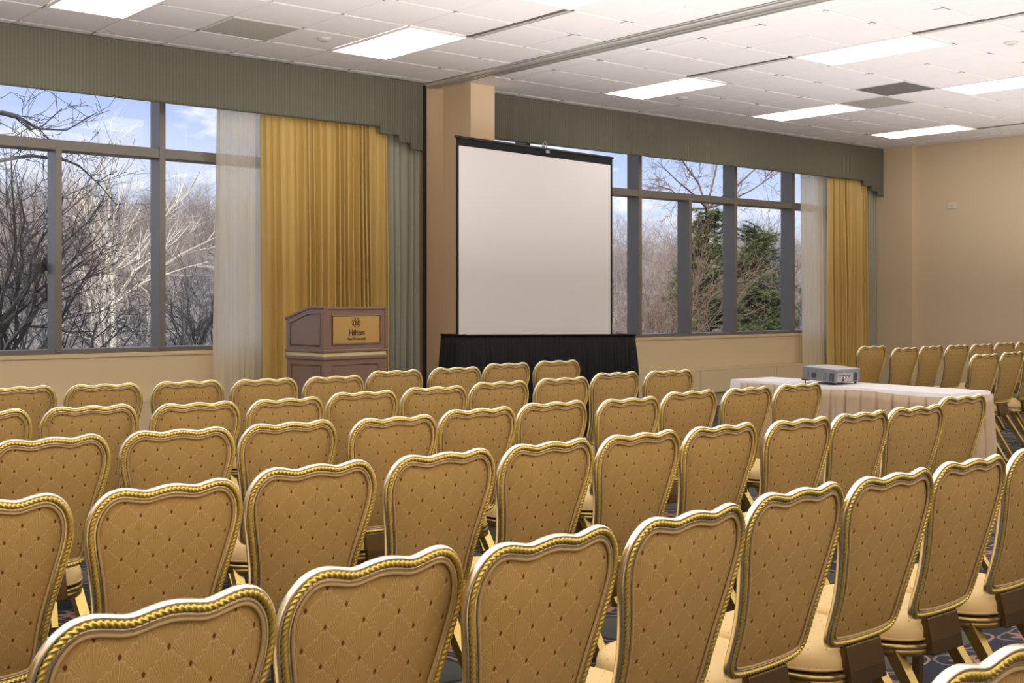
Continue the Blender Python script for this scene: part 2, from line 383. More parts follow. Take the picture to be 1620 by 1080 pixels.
# drapes
def drape(name,x0,x1,z0,z1,y,amp,n,seed,m,lab,cat,lean=0,thick=.004,gather=.0,sub=10,group=None):
    r=random.Random(seed); nx=n*sub; nz=26
    # uneven folds
    ws=[r.uniform(.5,1.5) for _ in range(n)]; tot=sum(ws); edges=[0]
    for w_ in ws: edges.append(edges[-1]+w_/tot)
    am=[r.uniform(.45,1.15) for _ in range(n)]; ph=[r.uniform(-1,1) for _ in range(n)]
    vs=[];uv=[]
    for k in range(nz+1):
        v=k/nz; z=z1+(z0-z1)*v
        for i in range(n):
            for q in range(sub if i<n-1 else sub+1):
                u=q/sub; s=edges[i]+(edges[i+1]-edges[i])*u
                a=amp*am[i]*(.55+.45*min(1,v*2.2))
                if i<n-1: a=a*(1-u)+amp*am[i+1]*(.55+.45*min(1,v*2.2))*u
                yy=y+a*cos(2*pi*u+.0)*(.85)+amp*.25*sin(9*s+3*v+ph[i]*.4)*v
                xs=x0+(x1-x0)*s + .012*sin(5*v+7*s+seed)*v + lean*v*(1-.6*s) + amp*.35*sin(2*pi*u)*.6
                xs+= gather*(.5-s)*math.exp(-((v-.62)/.25)**2)
                vs.append((xs,yy,z))
    W_=len(vs)//(nz+1)
    fs=[(k*W_+i,k*W_+i+1,(k+1)*W_+i+1,(k+1)*W_+i) for k in range(nz) for i in range(W_-1)]
    mb=MB().add(vs,fs); o=mb.build(name,m,smooth=True); 
    so=o.modifiers.new('thickness','SOLIDIFY'); so.thickness=thick; so.offset=0
    tag(o,lab,cat,group); return o
drape('sheer_curtain',4.875,5.42,.03,3.10,9.912,.030,10,1,M['sheer'],'white sheer curtain hanging between the left window and the gold drape','curtain',lean=-.03,thick=.0015,sub=8)
drape('gold_drape',5.26,6.64,.03,3.12,9.81,.056,22,5,M['gold_drape'],'wide gold satin drape hanging behind the lectern','curtain',lean=.04)
drape('sage_drape',6.60,7.09,.03,3.12,9.845,.022,6,9,M['sage'],'sage green drape at the right end of the left window, beside the column','curtain')
drape('sheer_curtain',13.48,14.16,.03,3.10,9.912,.030,11,11,M['sheer'],'white sheer curtain at the right end of the far window','curtain',lean=.06,thick=.0015,sub=8)
drape('gold_drape',13.97,14.88,.03,3.12,9.81,.056,12,15,M['gold_drape'],'narrower gold satin drape at the far window near the end wall','curtain',lean=.02)
drape('sage_drape',14.83,15.17,.03,3.12,9.845,.022,5,19,M['sage'],'sage green drape against the corner column of the end wall','curtain')

# ------------------------------------------------------------------ banquet chair
def shell_fabric(name,fan=True,base=(.52,.345,.120),hi=(.70,.52,.26),sh=(.30,.185,.060),dia=(.15,.030,.010),px=.076,pz=.067,dw=.0035,dh=.0057):
    m=mat(name,base,.62,spec=.22); t=NT(m); b=m.node_tree.nodes['Principled BSDF']
    uv=t.node('ShaderNodeUVMap').outputs[0]; sp=t.node('ShaderNodeSeparateXYZ'); t.l.new(uv,sp.inputs[0])
    x=t.m('DIVIDE',sp.outputs[0],px); z=t.m('DIVIDE',sp.outputs[1],pz)
    A=t.m('ADD',x,z); B=t.m('SUBTRACT',x,z)
    fa=t.m('FRACT',A); fb=t.m('FRACT',B)
    # nearest lattice vertex -> woven diamond
    na=t.m('SUBTRACT',fa,t.m('ROUND',fa)); nb=t.m('SUBTRACT',fb,t.m('ROUND',fb))
    dx=t.m('MULTIPLY',t.m('ADD',na,nb),px/2); dz=t.m('MULTIPLY',t.m('SUBTRACT',na,nb),pz/2)
    dm=t.m('ADD',t.m('DIVIDE',t.m('ABSOLUTE',dx),dw),t.m('DIVIDE',t.m('ABSOLUTE',dz),dh))
    diamond=t.m('SUBTRACT',1,t.smooth(dm,.85,1.15))
    tc=t.node('ShaderNodeTexCoord').outputs['Object']
    cloud=t.noise(tc,9,3); fine=t.noise(tc,700,2)
    if fan:
        lx=t.m('MULTIPLY',t.m('SUBTRACT',t.m('ADD',fa,fb),1),px/2)       # -px/2..px/2
        lz=t.m('MULTIPLY',t.m('ADD',t.m('SUBTRACT',fa,fb),1),pz/2)       # 0..pz  (vertex at bottom)
        th=t.m('ARCTAN2',lx,t.m('ADD',lz,.004))
        rib=t.m('FRACT',t.m('MULTIPLY',th,11/pi*1.25)); ribd=t.m('ABSOLUTE',t.m('SUBTRACT',rib,.5))   # 0 centre of a lobe, .5 at a rib
        r=t.m('SQRT',t.m('ADD',t.m('MULTIPLY',lx,lx),t.m('MULTIPLY',lz,lz)))
        ribline=t.smooth(ribd,.40,.49)
        ribline=t.m('MULTIPLY',ribline,t.smooth(r,.004,.020))
        # scalloped top edge of each shell
        e=t.m('MINIMUM',t.m('SUBTRACT',1,fa),fb); 
        lob=t.m('MULTIPLY',t.m('ABSOLUTE',t.m('SINE',t.m('MULTIPLY',th,11*1.25))),.13)
        edge=t.m('SUBTRACT',1,t.smooth(t.m('ABSOLUTE',t.m('SUBTRACT',e,t.m('SUBTRACT',.15,lob))),.0,.040))
        lines=t.m('MAXIMUM',t.m('MULTIPLY',ribline,.62),t.m('MULTIPLY',edge,.50))
        band=t.m('MULTIPLY_ADD',t.m('SUBTRACT',.5,ribd),1.6,.05,clamp=True)
        c=t.mix(band,sh,base); c=t.mix(t.m('MULTIPLY_ADD',cloud,.8,-.25,clamp=True),c,base); c=t.mix(lines,c,hi)
    else:
        c=t.mix(cloud,base,hi); lines=fine
    c=t.mix(t.m('MULTIPLY',fine,.30),c,sh); c=t.mix(diamond,c,dia)
    t.l.new(c,b.inputs['Base Color'])
    h=t.m('ADD',t.m('MULTIPLY',fine,.5),lines); t.l.new(t.bump(h,.35,.0015),b.inputs['Normal'])
    return m
M['fab']=shell_fabric('shell_brocade')
M['seatfab']=shell_fabric('seat_brocade',False,(.66,.475,.215),(.72,.54,.27),(.55,.38,.155),(.36,.16,.05),.070,.060,.003,.0028)  # paler than the back: light from above put into the seat colour
M['pipe']=noisy('piping_fabric',(.52,.36,.17),(.40,.26,.11),60,.6,.3,400)
M['champ']=noisy('champagne_brass',(.92,.87,.74),(.85,.78,.60),4,.27,metal=1,bump=.06,bscale=40)
M['rope']=noisy('gilt_rope',(.74,.58,.17),(.62,.47,.11),30,.34,metal=.8,bump=.1,bscale=300)
M['leg']=noisy('fluted_gold',(.58,.43,.15),(.42,.30,.09),12,.30,metal=.95)
M['legd']=noisy('brown_bronze',(.20,.135,.06),(.14,.09,.04),10,.38,metal=.7)
M['brk']=mat('umber_bronze',(.13,.085,.04),.25,.8)
M['under']=mat('umber_bracket',(.05,.035,.02),.45)
T=.895
half=[(0,0.0),(.030,-.003),(.062,-.009),(.093,-.003),(.122,.001),(.150,-.005),(.172,-.021),(.189,-.045),(.1985,-.075),(.2005,-.105),(.196,-.140),(.186,-.185),(.174,-.240),(.165,-.290),(.160,-.340),(.159,-.385),(.155,-.415),(.143,-.436),(.120,-.447),(.07,-.452),(0,-.453)]
def cr(P,sub):
    out=[]; n=len(P)
    for i in range(n-1):
        p0=P[max(i-1,0)] if i>0 else (-P[1][0],P[1][1]); p1=P[i]; p2=P[i+1]; p3=P[i+2] if i+2<n else (-P[n-2][0],P[n-2][1])
        for q in range(sub):
            t=q/sub
            out.append(tuple(.5*((2*b)+(c-a)*t+(2*a-5*b+4*c-d)*t*t+(3*b-a-3*c+d)*t**3) for a,b,c,d in zip(p0,p1,p2,p3)))
    out.append(P[-1]); return out
hs=cr(half,4)
OUT=hs+[(-u,z) for u,z in hs[-2:0:-1]]         # closed, starting top centre, going to +u
def offs(pts,d):
    n=len(pts); o=[]
    for i in range(n):
        a,b=pts[i-1],pts[(i+1)%n]; tx,tz=b[0]-a[0],b[1]-a[1]; L=math.hypot(tx,tz) or 1
        o.append((pts[i][0]-(-tz/L)*d*-1*-1, pts[i][1]-(tx/L)*d))
    return o
def inward(pts,d):
    n=len(pts); o=[]
    for i in range(n):
        a,b=pts[i-1],pts[(i+1)%n]; tx,tz=b[0]-a[0],b[1]-a[1]; L=math.hypot(tx,tz) or 1
        # path runs clockwise seen from behind (top -> +u): inward normal = (tz,-tx)
        o.append((pts[i][0]+tz/L*d, pts[i][1]-tx/L*d))
    return o
def vy(u,z):        # fore-aft position of the back surface: leans back at the top, curves forward to the seat
    t=min(max(-z/.453,-.05),1.05); return .062*t+.050*t*t+.012*(u/.2)**2
def P3(u,z,b):      # b = offset towards the rear (-y)
    return Vector((u,vy(u,z)-b,T+z))
def resample(pts,step):
    n=len(pts); L=[0]
    for i in range(n): L.append(L[-1]+math.dist(pts[i],pts[(i+1)%n]))
    m=int(round(L[-1]/step)); out=[]; j=0
    for k in range(m):
        s=L[-1]*k/m
        while L[j+1]<s: j+=1
        t=(s-L[j])/(L[j+1]-L[j]); a,b=pts[j],pts[(j+1)%n]; out.append((a[0]+(b[0]-a[0])*t,a[1]+(b[1]-a[1])*t))
    return out
OUTR=resample(OUT,.012)
def sweep(mb,prof):
    """prof: closed list of (inset, rear offset)"""
    n=len(OUTR); rings=[inward(OUTR,d) for d,_ in prof]; k=len(prof)
    vs=[P3(rings[j][i][0],rings[j][i][1],prof[j][1]) for i in range(n) for j in range(k)]
    fs=[(i*k+j,i*k+(j+1)%k,((i+1)%n)*k+(j+1)%k,((i+1)%n)*k+j) for i in range(n) for j in range(k)]
    mb.add(vs,fs)
def make_chair():
    e=empty('banquet_chair')
    # frame
    fr=MB(); sweep(fr,[(0.001,-.007),(-.001,-.004),(.0005,.005),(.0045,.0095),(.0075,.004),(.0150,.003),(.0175,.0070),(.0215,.0085),(.0255,.006),(.027,-.002),(.026,-.009),(.013,-.013)])
    frame=fr.build('back_frame',M['champ'],e,smooth=True)
    # rope in the groove, three strands
    path=resample(inward(OUTR,.0118),.0015); n=len(path); RS=10; rp=MB(); vs=[]
    pts=[P3(u,z,.0070) for u,z in path]; turns=round(1.52/.033)
    for i in range(n):
        tdir=(pts[(i+1)%n]-pts[i-1]).normalized(); a=tdir.cross(Vector((0,1,0))).normalized(); b=tdir.cross(a)
        ph=2*pi*turns*i/n
        for k in range(RS):
            q=2*pi*k/RS; r=.0054*(1+.38*cos(3*q-ph*3)); vs.append(pts[i]+(a*cos(q)+b*sin(q))*r)
    rp.add(vs,[(i*RS+k,i*RS+(k+1)%RS,((i+1)%n)*RS+(k+1)%RS,((i+1)%n)*RS+k) for i in range(n) for k in range(RS)])
    rope=rp.build('rope_trim',M['rope'],frame,smooth=True)
    # upholstered back: rear skin and front cushion
    base=inward(OUTR,.024); n=len(base); cz=-.215; rings=[1,.985,.95,.88,.76,.6,.42,.24,.1]
    def skin(sign,depth,edge):
        vs=[];uv=[]
        for s in rings:
            for u,z in base:
                uu,zz=u*s,cz+(z-cz)*s
                d=edge+depth*(1-s**5)
                vs.append(P3(uu,zz,d*sign)); uv.append((uu,zz))
        vs.append(P3(0,cz,(edge+depth)*sign)); uv.append((0,cz))
        fs=[(k*n+i,k*n+(i+1)%n,(k+1)*n+(i+1)%n,(k+1)*n+i) for k in range(len(rings)-1) for i in range(n)]
        fs+=[((len(rings)-1)*n+i,(len(rings)-1)*n+(i+1)%n,len(vs)-1) for i in range(n)]
        return vs,fs,uv
    bk=MB(); v1,f1,u1=skin(1,.009,.001); bk.add(v1,f1,u1); v2,f2,u2=skin(-1,.028,.004); bk.add(v2,f2,u2)
    bk.add([v1[i] for i in range(n)]+[v2[i] for i in range(n)],[(i,(i+1)%n,n+(i+1)%n,n+i) for i in range(n)],[u1[i] for i in range(n)]*2)
    back=bk.build('backrest',M['fab'],e,smooth=50)
    pp=MB(); p=inward(OUTR,.0285); pp.tube([P3(u,z,.0065) for u,z in p],.0035,7,closed=True); pp.build('piping',M['pipe'],back,smooth=True)
    # seat
    def ring(w0,w1,y0_,y1_,k=44,ex=3.2):
        o=[]
        for i in range(k):
            a=2*pi*i/k; cx,sy=cos(a),sin(a); y=abs(sy)**(2/ex)*(1 if sy>0 else -1); x=abs(cx)**(2/ex)*(1 if cx>0 else -1)
            yy=(y0_+y1_)/2+(y1_-y0_)/2*y; f=(yy-y0_)/(y1_-y0_); o.append((x*(w0+(w1-w0)*f)/2,yy))
        return o
    st=MB(); k=44
    layers=[(.94,.378),(1.0,.384),(1.01,.394),(1.01,.412),(.99,.427),(.94,.437),(.82,.4445),(.6,.449),(.3,.451)]
    R0=ring(.345,.392,.106,.552); cy=.329; vs=[];uv=[]
    for s,z in layers:
        for x,y in R0: vs.append((x*s,cy+(y-cy)*s,z)); uv.append((x*s,(y-cy)*s+(.46-z)*(1 if y>cy else -1)*.8))
    vs.append((0,cy,.4515)); uv.append((0,0)); b0=len(vs); vs+= [(x*.94,cy+(y-cy)*.94,.378) for x,y in R0]; uv+=[(0,0)]*k
    fs=[(j*k+i,j*k+(i+1)%k,(j+1)*k+(i+1)%k,(j+1)*k+i) for j in range(len(layers)-1) for i in range(k)]
    fs+=[((len(layers)-1)*k+i,(len(layers)-1)*k+(i+1)%k,b0-1) for i in range(k)]; fs.append(tuple(b0+i for i in range(k)))
    seat=st.add(vs,fs,uv).build('seat',M['seatfab'],e,smooth=60)
    wl=MB(); wl.tube([(x*1.012,cy+(y-cy)*1.012,.388) for x,y in R0],.0042,6,closed=True); wl.build('piping',M['pipe'],seat,smooth=True)
    sf=MB(); R1=ring(.35,.397,.099,.559)
    prof=[(1.0,.377),(1.022,.374),(1.028,.366),(1.015,.361),(1.024,.356),(1.022,.347),(1.0,.343),(.90,.343),(.90,.377)]
    vs=[(x*s,cy+(y-cy)*s,z) for s,z in prof for x,y in R1]; kk=len(prof)
    sf.add(vs,[(j*k+i,j*k+(i+1)%k,((j+1)%kk)*k+(i+1)%k,((j+1)%kk)*k+i) for j in range(kk) for i in range(k)])
    sf.build('seat_frame',M['legd'] if False else M['champ2'],e,smooth=50)
    MB().box(-.15,.17,.350,.15,.53,.376).build('seat_board',M['under'],e)
    # bracket joining back and seat
    br=MB(); pr=[(.096,.448),(.116,.452),(.126,.345),(.076,.347),(.082,.385)]
    br.prism(pr,lambda p,s:((-1 if s else 1)*(.078),p[0],p[1])); br.build('back_bracket',M['brk'],e,bevel=.004)
    # legs: fluted splayed rear legs, straight front legs
    def fluted(a,b,w0,w1,mt,name='leg'):
        a,b=Vector(a),Vector(b); d=(b-a).normalized(); x=Vector((1,0,0)); x=(x-d*x.dot(d)).normalized(); y=d.cross(x)
        sec=[(-1,-1),(-.55,-1),(-.45,-.86),(-.12,-.86),(0,-1),(.12,-.86),(.45,-.86),(.55,-1),(1,-1),(1,1),(-1,1)]
        m=MB(); m.add([a+x*(u*w0)+y*(v*w0) for u,v in sec]+[b+x*(u*w1)+y*(v*w1) for u,v in sec],
          [tuple(range(len(sec)-1,-1,-1)),tuple(range(len(sec),2*len(sec)))]+[(i,(i+1)%len(sec),len(sec)+(i+1)%len(sec),len(sec)+i) for i in range(len(sec))])
        l=m.build(name,mt,e); c=MB(); c.box(b.x-w1*1.15,b.y-w1*1.15,0,b.x+w1*1.15,b.y+w1*1.15,.012); c.build('foot_cap',M['under'],l)
    for sx in (-1,1):
        fluted((sx*.138,.165,.352),(sx*.160,-.070,.010),.0175,.0125,M['leg'])
        fluted((sx*.158,.510,.346),(sx*.160,.520,.010),.0165,.0125,M['legd'])
    return e
M['champ2']=noisy('antique_brass_rail',(.42,.32,.14),(.30,.22,.09),9,.28,metal=.9)
CHAIR=make_chair(); index_kids()
CH = {
 1: [[0.734,1.643,0.103],[1.138,1.69,0.079],[1.489,1.648,0.062],[1.88,1.647,0.059],[2.304,1.689,0.043],[2.688,1.684,0.003],[3.094,1.697,-0.002]],
 2: [[0.8,2.73,0.026],[1.206,2.689,0.031],[1.648,2.764,-0.011],[2.065,2.748,0.014],[2.468,2.744,0.015],[2.866,2.733,-0.0],[3.261,2.721,-0.006],[3.653,2.678,-0.007],[4.051,2.685,0.0],[4.454,2.69,-0.068],[5.12,2.857,-0.057]],
 3: [[1.327,3.855,0.013],[1.743,3.819,-0.139],[2.152,3.787,-0.026],[2.552,3.705,-0.027],[3.009,3.777,-0.032],[3.444,3.808,-0.045],[3.849,3.746,-0.02],[4.368,3.847,-0.019],[4.776,3.821,0.008],[5.193,3.82,-0.028]],
 4: [[1.435,4.957,0.01],[1.849,4.907,-0.135],[2.256,4.768,-0.1],[2.664,4.718,0.025],[3.143,4.837,-0.053],[3.592,4.866,-0.085],[4.091,4.955,-0.074],[4.571,4.976,-0.075],[5.159,5.141,-0.054],[5.567,5.077,-0.148]],
 5: [[1.978,6.238,0.007],[2.386,6.147,-0.19],[2.828,6.089,-0.165],[3.234,5.978,-0.136],[3.659,5.935,-0.07],[4.245,6.172,-0.13],[4.737,6.195,-0.15],[5.33,6.38,-0.113],[5.832,6.412,-0.181]],
 6: [[10.035,6.538,-0.179],[9.912,6.108,-0.099],[10.477,6.175,-0.047],[10.885,6.138,-0.07],[11.344,6.13,-0.093],[11.897,6.183,-0.048],[12.305,6.174,-0.001]],
 7: [[9.232,4.961,-0.107],[9.798,5.023,0.006]],
}

used=False
def put(x,y,r,label,group):
    global used
    o=CHAIR if not used else copy_tree(CHAIR); used=True
    o.location=(x,y,0); o.rotation_euler=(0,0,r); tag(o,label,'chair',group); return o
ORD=['first','second','third','fourth','fifth','sixth','seventh','eighth','ninth','tenth','eleventh','twelfth']
CH[1]=[[.315,1.72,.08]]+CH[1]+[[3.515,1.705,0]]
rows={1:'the nearest full row',2:'the second row back from the camera',3:'the third row back from the camera',4:'the fourth row back from the camera',5:'the front row below the screen'}
for k in (1,2,3,4,5):
    for i,(x,y,r) in enumerate(CH[k]):
        where=rows[k]
        if i==len(CH[k])-1: lab='gilt tan banquet chair ending the right side of '+where
        else: lab='gilt tan banquet chair, %s from the left in %s'%(ORD[i],where)
        put(x,y,r,lab,'gilt banquet chairs in rows facing the screen')
put(1.44,.745,.04,'gilt tan banquet chair nearest the camera, only its top in the bottom right corner','gilt banquet chairs in rows facing the screen')
B6=['nearest the projector','second from left','third from left','fourth from left','fifth from left','sixth from left','cut by the edge']
for i,(x,y,r) in enumerate(CH[6]): put(x,y,r,'gilt banquet chair beyond the pink-skirted table, far row, '+B6[i],'gilt banquet chairs beyond the skirted table')
for i,(x,y,r) in enumerate(CH[7]+[[10.29,5.06,0]]): put(x,y,r,'gilt banquet chair beyond the pink-skirted table, nearer row, '+['first','second','third'][i]+' from left','gilt banquet chairs beyond the skirted table')

# ------------------------------------------------------------------ skirted projector table
M['linen']=noisy('white_linen',(.74,.72,.74),(.66,.65,.68),3,.75,.2,300)
M['skirt']=satin('dusty_rose_skirt',(.45,.33,.215),(.53,.40,.27),.5,.2)
M['plastic']=noisy('grey_projector_plastic',(.23,.235,.26),(.20,.205,.23),20,.42,.1,500)
M['plastic_d']=mat('dark_vent',(.05,.052,.06),.6)
M['black']=mat('black_plastic',(.012,.012,.013),.4)
TX,TY,TR,TW,TL,TZ=7.069,4.048,-.034,.46,1.83,.73
tb=empty('banquet_table',(TX,TY,0),TR)
MB().box(.01,.01,TZ-.03,TW-.01,TL-.01,TZ-.006).build('tabletop',mat('plywood',(.35,.22,.12),.6),tb)
for a,b in ((.05,.06),(TW-.05,.06),(.05,TL-.06),(TW-.05,TL-.06)):
    MB().tube([(a,b,0),(a,b,TZ-.03)],.013,8).build('leg',M['legd'],tb,smooth=40)
tag(tb,'narrow folding table hidden under white linen and a pleated skirt','table')
# cloth: top + short overhang
ck=MB(); nseg=40; rr=random.Random(4)
per=[]; 
def side(a,b,n): return [(a[0]+(b[0]-a[0])*i/n,a[1]+(b[1]-a[1])*i/n) for i in range(n)]
per=side((-.004,-.004),(TW+.004,-.004),8)+side((TW+.004,-.004),(TW+.004,TL+.004),30)+side((TW+.004,TL+.004),(-.004,TL+.004),8)+side((-.004,TL+.004),(-.004,-.004),30)
n=len(per); vs=[(x,y,TZ) for x,y in per]
drop=[]
for i,(x,y) in enumerate(per):
    d=.035
    if x<0 and y>TL-.24: d=.10
    if y>TL: d=.13
    drop.append(d*(1+.12*sin(i*1.7)))
def out(x,y,o):
    ax=-o if x<0 else (o if x>TW else 0); ay=-o if y<0 else (o if y>TL else 0); return x+ax,y+ay
vs+= [(*out(x,y,.004),TZ-.006) for x,y in per]; vs+=[(*out(x,y,.007+.006*(sin(i*1.3)+1)),TZ-drop[i]) for i,(x,y) in enumerate(per)]
fs=[(i,(i+1)%n,n+(i+1)%n,n+i) for i in range(n)]+[(n+i,n+(i+1)%n,2*n+(i+1)%n,2*n+i) for i in range(n)]+[tuple(range(n))]
cl=MB().add(vs,fs).build('tablecloth',M['linen'],None,smooth=50); cl.location=(TX,TY,0); cl.rotation_euler=(0,0,TR); tag(cl,'white linen cloth on the table that carries the projector','tablecloth')
def skirt(name,loop,z1fn,z0,amp,pitch,m,seed,off=.02,closed=False,box_pleat=True,bulge=0):
    r=random.Random(seed); P=[Vector((*p,0)) for p in loop]; L=[0]
    for a,b in zip(P,P[1:]): L.append(L[-1]+(b-a).length)
    step=pitch/14; N=int(L[-1]/step); nz=12; vs=[]; j=0; ws={}
    pts=[]
    for k in range(N+1):
        s=min(L[-1]*k/N,L[-1]-1e-6)
        while L[j+1]<s: j+=1
        t=(s-L[j])/(L[j+1]-L[j]); p=P[j].lerp(P[j+1],t)
        def nrm(q): d=(P[q+1]-P[q]).normalized(); return Vector((d.y,-d.x,0))
        nn=nrm(j); w=.06
        if s-L[j]<w and j>0: nn=(nrm(j)*(.5+.5*(s-L[j])/w)+nrm(j-1)*(.5-.5*(s-L[j])/w)).normalized()
        if L[j+1]-s<w and j<len(P)-2: nn=(nrm(j)*(.5+.5*(L[j+1]-s)/w)+nrm(j+1)*(.5-.5*(L[j+1]-s)/w)).normalized()
        pts.append((p,nn,s))
    jit=[r.uniform(-.3,.3) for _ in range(int(L[-1]/pitch)+3)]
    for z_ in range(nz+1):
        v=z_/nz
        for p,nn,s in pts:
            q=s/pitch; ci=int(q); fr_=q-ci
            if box_pleat: a=1-2*math.exp(-((fr_-.5)/.07)**2) ; a=a-.5+ .15*sin(2*pi*fr_*1.0+jit[ci]*4)*v*2
            else: a=sin(2*pi*(q+.25*sin(q*1.7+seed)))*.8+.4*sin(2*pi*q*2.3+jit[ci])
            A=amp*(.12+.88*min(1,v*2.2))*(1+jit[ci]); o_=off+A*a+bulge*sin(pi*min(1,v*1.15))
            zt=z1fn(p); vs.append((p.x+nn.x*o_,p.y+nn.y*o_,zt+(z0-zt)*v))
    W_=len(pts); mb=MB().add(vs,[(k*W_+i,k*W_+i+1,(k+1)*W_+i+1,(k+1)*W_+i) for k in range(nz) for i in range(W_-1)])
    o=mb.build(name,m,None,smooth=True); s_=o.modifiers.new('thickness','SOLIDIFY'); s_.thickness=.003; return o
sk=skirt('table_skirt',[(0,TL-.11),(0,0),(TW,0),(TW,TL)],lambda p:TZ-.020-.006*sin(p.y*7.3),.02,.042,.125,M['skirt'],3,off=.030)
sk.location=(TX,TY,0); sk.rotation_euler=(0,0,TR); tag(sk,'dusty pink pleated skirt clipped around the projector table','table skirt')
# projector
pj=empty('projector',(7.150,4.965,TZ+.013),.0); pj.rotation_euler=(radians(3.2),0,0); tag(pj,'grey data projector with vents and sockets standing on white linen','projector')
PW,PL,PH=.325,.30,.100
pts=[(0,0),(PW*.9,0),(PW,.03),(PW,PL*.9),(PW*.93,PL),(.02,PL),(0,PL-.02)]
b=MB(); b.prism(pts,lambda p,s:(p[0],p[1],.004+s*(PH-.006))); b.build('casing',M['plastic'],pj,bevel=.007)
b=MB(); vs=[];g=10
for j_ in range(g+1):
    for i_ in range(g+1): u,v=i_/g,j_/g; vs.append((.010+(PW-.022)*u,.008+(PL-.018)*v,PH-.004+.014*sin(pi*min(max(u,.02),.98))**.6*sin(pi*min(max(v,.02),.98))**.6))
b.add(vs,[(j_*(g+1)+i_,j_*(g+1)+i_+1,(j_+1)*(g+1)+i_+1,(j_+1)*(g+1)+i_) for j_ in range(g) for i_ in range(g)]); b.build('lid',mat('pale_lid',(.42,.41,.41),.4),pj,smooth=True)
def grille(x0,x1,z0,z1,nn,y=-.0015,axis='x',name='vent'):
    b=MB()
    for q in range(nn):
        f0=q/nn; f1=(q+.6)/nn
        if axis=='x': b.box(x0+(x1-x0)*f0,y,z0,x0+(x1-x0)*f1,y+.002,z1)
        else: b.box(y,x0+(x1-x0)*f0,z0,y+.002,x0+(x1-x0)*f1,z1)
    return b.build(name,M['plastic_d'],pj)
grille(.215,.262,.012,.072,6)
grille(.015,.055,.014,.070,4,axis='y'); 
b=MB(); b.tube([(-.0015,.185,.042),(.001,.185,.042)],.022,18); b.build('speaker_grille',M['plastic_d'],pj)
for y_ in (.085,.228):
    b=MB(); 
    for a_,b_,c_,d_ in ((y_,.018,y_+.016,.020),(y_,.066,y_+.016,.068),(y_,.018,y_+.002,.068),(y_+.014,.018,y_+.016,.068)): b.box(-.0012,a_,b_,.001,c_,d_)
    b.build('latch_outline',M['plastic_d'],pj)
MB().box(.018,-.0012,.010,.200,.001,.070).build('socket_panel',mat('socket_grey',(.36,.35,.35),.5),pj)
sc_=random.Random(2)
for q in range(9): MB().box(.03+q*.017,-.003,.052,.039+q*.017,-.0012,.059).build('socket',M['black'] if q%3 else M['plastic_d'],pj)
for q in range(8): MB().box(.026+q*.018,-.003,.038,.036+q*.018,-.0012,.045).build('socket',M['plastic_d'] if q%2 else M['linen'],pj)
MB().box(.075,-.003,.014,.098,-.0012,.032).build('power_inlet',M['black'],pj)
for a_,b_,h_ in ((.03,.03,.012),(PW-.04,.03,.012)): MB().tube([(a_,b_,.006),(a_,b_,-h_+.001)],.010,10).build('foot',M['black'],pj)
MB().tube([(.02,PL-.03,.01),(.02,PL-.03,-.026)],.004,8).build('lift_leg',M['black'],pj)
MB().box(.004,PL-.055,-.004,.04,PL-.008,.008).build('leg_socket',M['black'],pj)

# ------------------------------------------------------------------ lectern
M['lect']=noisy('brown_laminate',(.23,.15,.115),(.19,.12,.09),3,.27,.05,30,spec=.55,stretch=(1,1,6))
M['lectd']=noisy('brown_laminate_dark',(.12,.068,.045),(.10,.055,.036),3,.33,spec=.55)
M['brassp']=noisy('brass_plaque',(.85,.66,.33),(.74,.54,.24),3,.18,metal=.9)
M['ink']=mat('engraved_brown',(.06,.03,.012),.6)
lc=empty('lectern',(4.839,8.026,0),.124); tag(lc,'brown panelled wooden lectern with a brass plaque, in front of the gold drape','lectern')
W_,D_=.66,.50
def moul(parent,fn,pts,r=.006,name='panel_moulding'):
    m=MB(); m.tube([fn(p) for p in pts],r,6,closed=True); return m.build(name,M['lect'],parent,smooth=50)
# lower cabinet
MB().box(.012,.012,.03,W_-.012,D_-.012,.885).build('cabinet',M['lect'],lc,bevel=.004)
MB().box(.02,.02,0,W_-.02,D_-.02,.0295).build('plinth',M['lectd'],lc)
m=MB(); m.box(0,0,.862,W_,D_,.892); m.build('upper_rim',M['lect'],lc,bevel=.006)
MB().box(.012,.012,.8925,W_-.012,D_-.012,.9185).build('gold_band',mat('gilt_strip',(.72,.62,.34),.45,.3),lc)
# upper desk box with sloping top
prof=[(0,.919),(0,1.272),(.19,1.272),(D_,1.185),(D_,.919)]
m=MB(); m.prism([(y+.006 if y==0 else y-.006 if y==D_ else y,z) for y,z in prof],lambda p,s:(.008+s*(W_-.016),p[0],p[1])); up=m.build('desk_box',M['lect'],lc,bevel=.004)
for sx in (0,W_-.022):   # raised side rims along the top
    m=MB(); m.prism([(0,1.262),(0,1.284),(.19,1.284),(D_,1.197),(D_,1.175),(.19,1.262)],lambda p,s:(sx+s*.022,p[0],p[1])); m.build('side_rim',M['lect'],lc,bevel=.004)
MB().box(.022,-.002,1.255,W_-.022,.03,1.279).build('front_rim',M['lect'],lc,bevel=.005)
MB().box(0,0,.919,W_,D_,.945).build('lower_rim',M['lect'],lc,bevel=.006)
for sx in (0,W_-.03):
    MB().box(sx,-.001,.945,sx+.03,.012,1.262).build('corner_post',M['lect'],lc,bevel=.004)
fs_=lambda x:(lambda p:(x,p[0],p[1]))
for x in (.006,W_-.006):
    moul(lc,fs_(x),[(.055,.975),(.055,1.225),(.20,1.225),(.43,1.155),(.43,.975)],.007)
    moul(lc,fs_(x),[(.055,.10),(.055,.82),(.43,.82),(.43,.10)],.007)
moul(lc,lambda p:(p[0],.010,p[1]),[(.10,.10),(.10,.82),(W_-.10,.82),(W_-.10,.10)],.007)
moul(lc,lambda p:(p[0],.005,p[1]),[(.085,.985),(.085,1.21),(.575,1.21),(.575,.985)],.008,'plaque_frame')
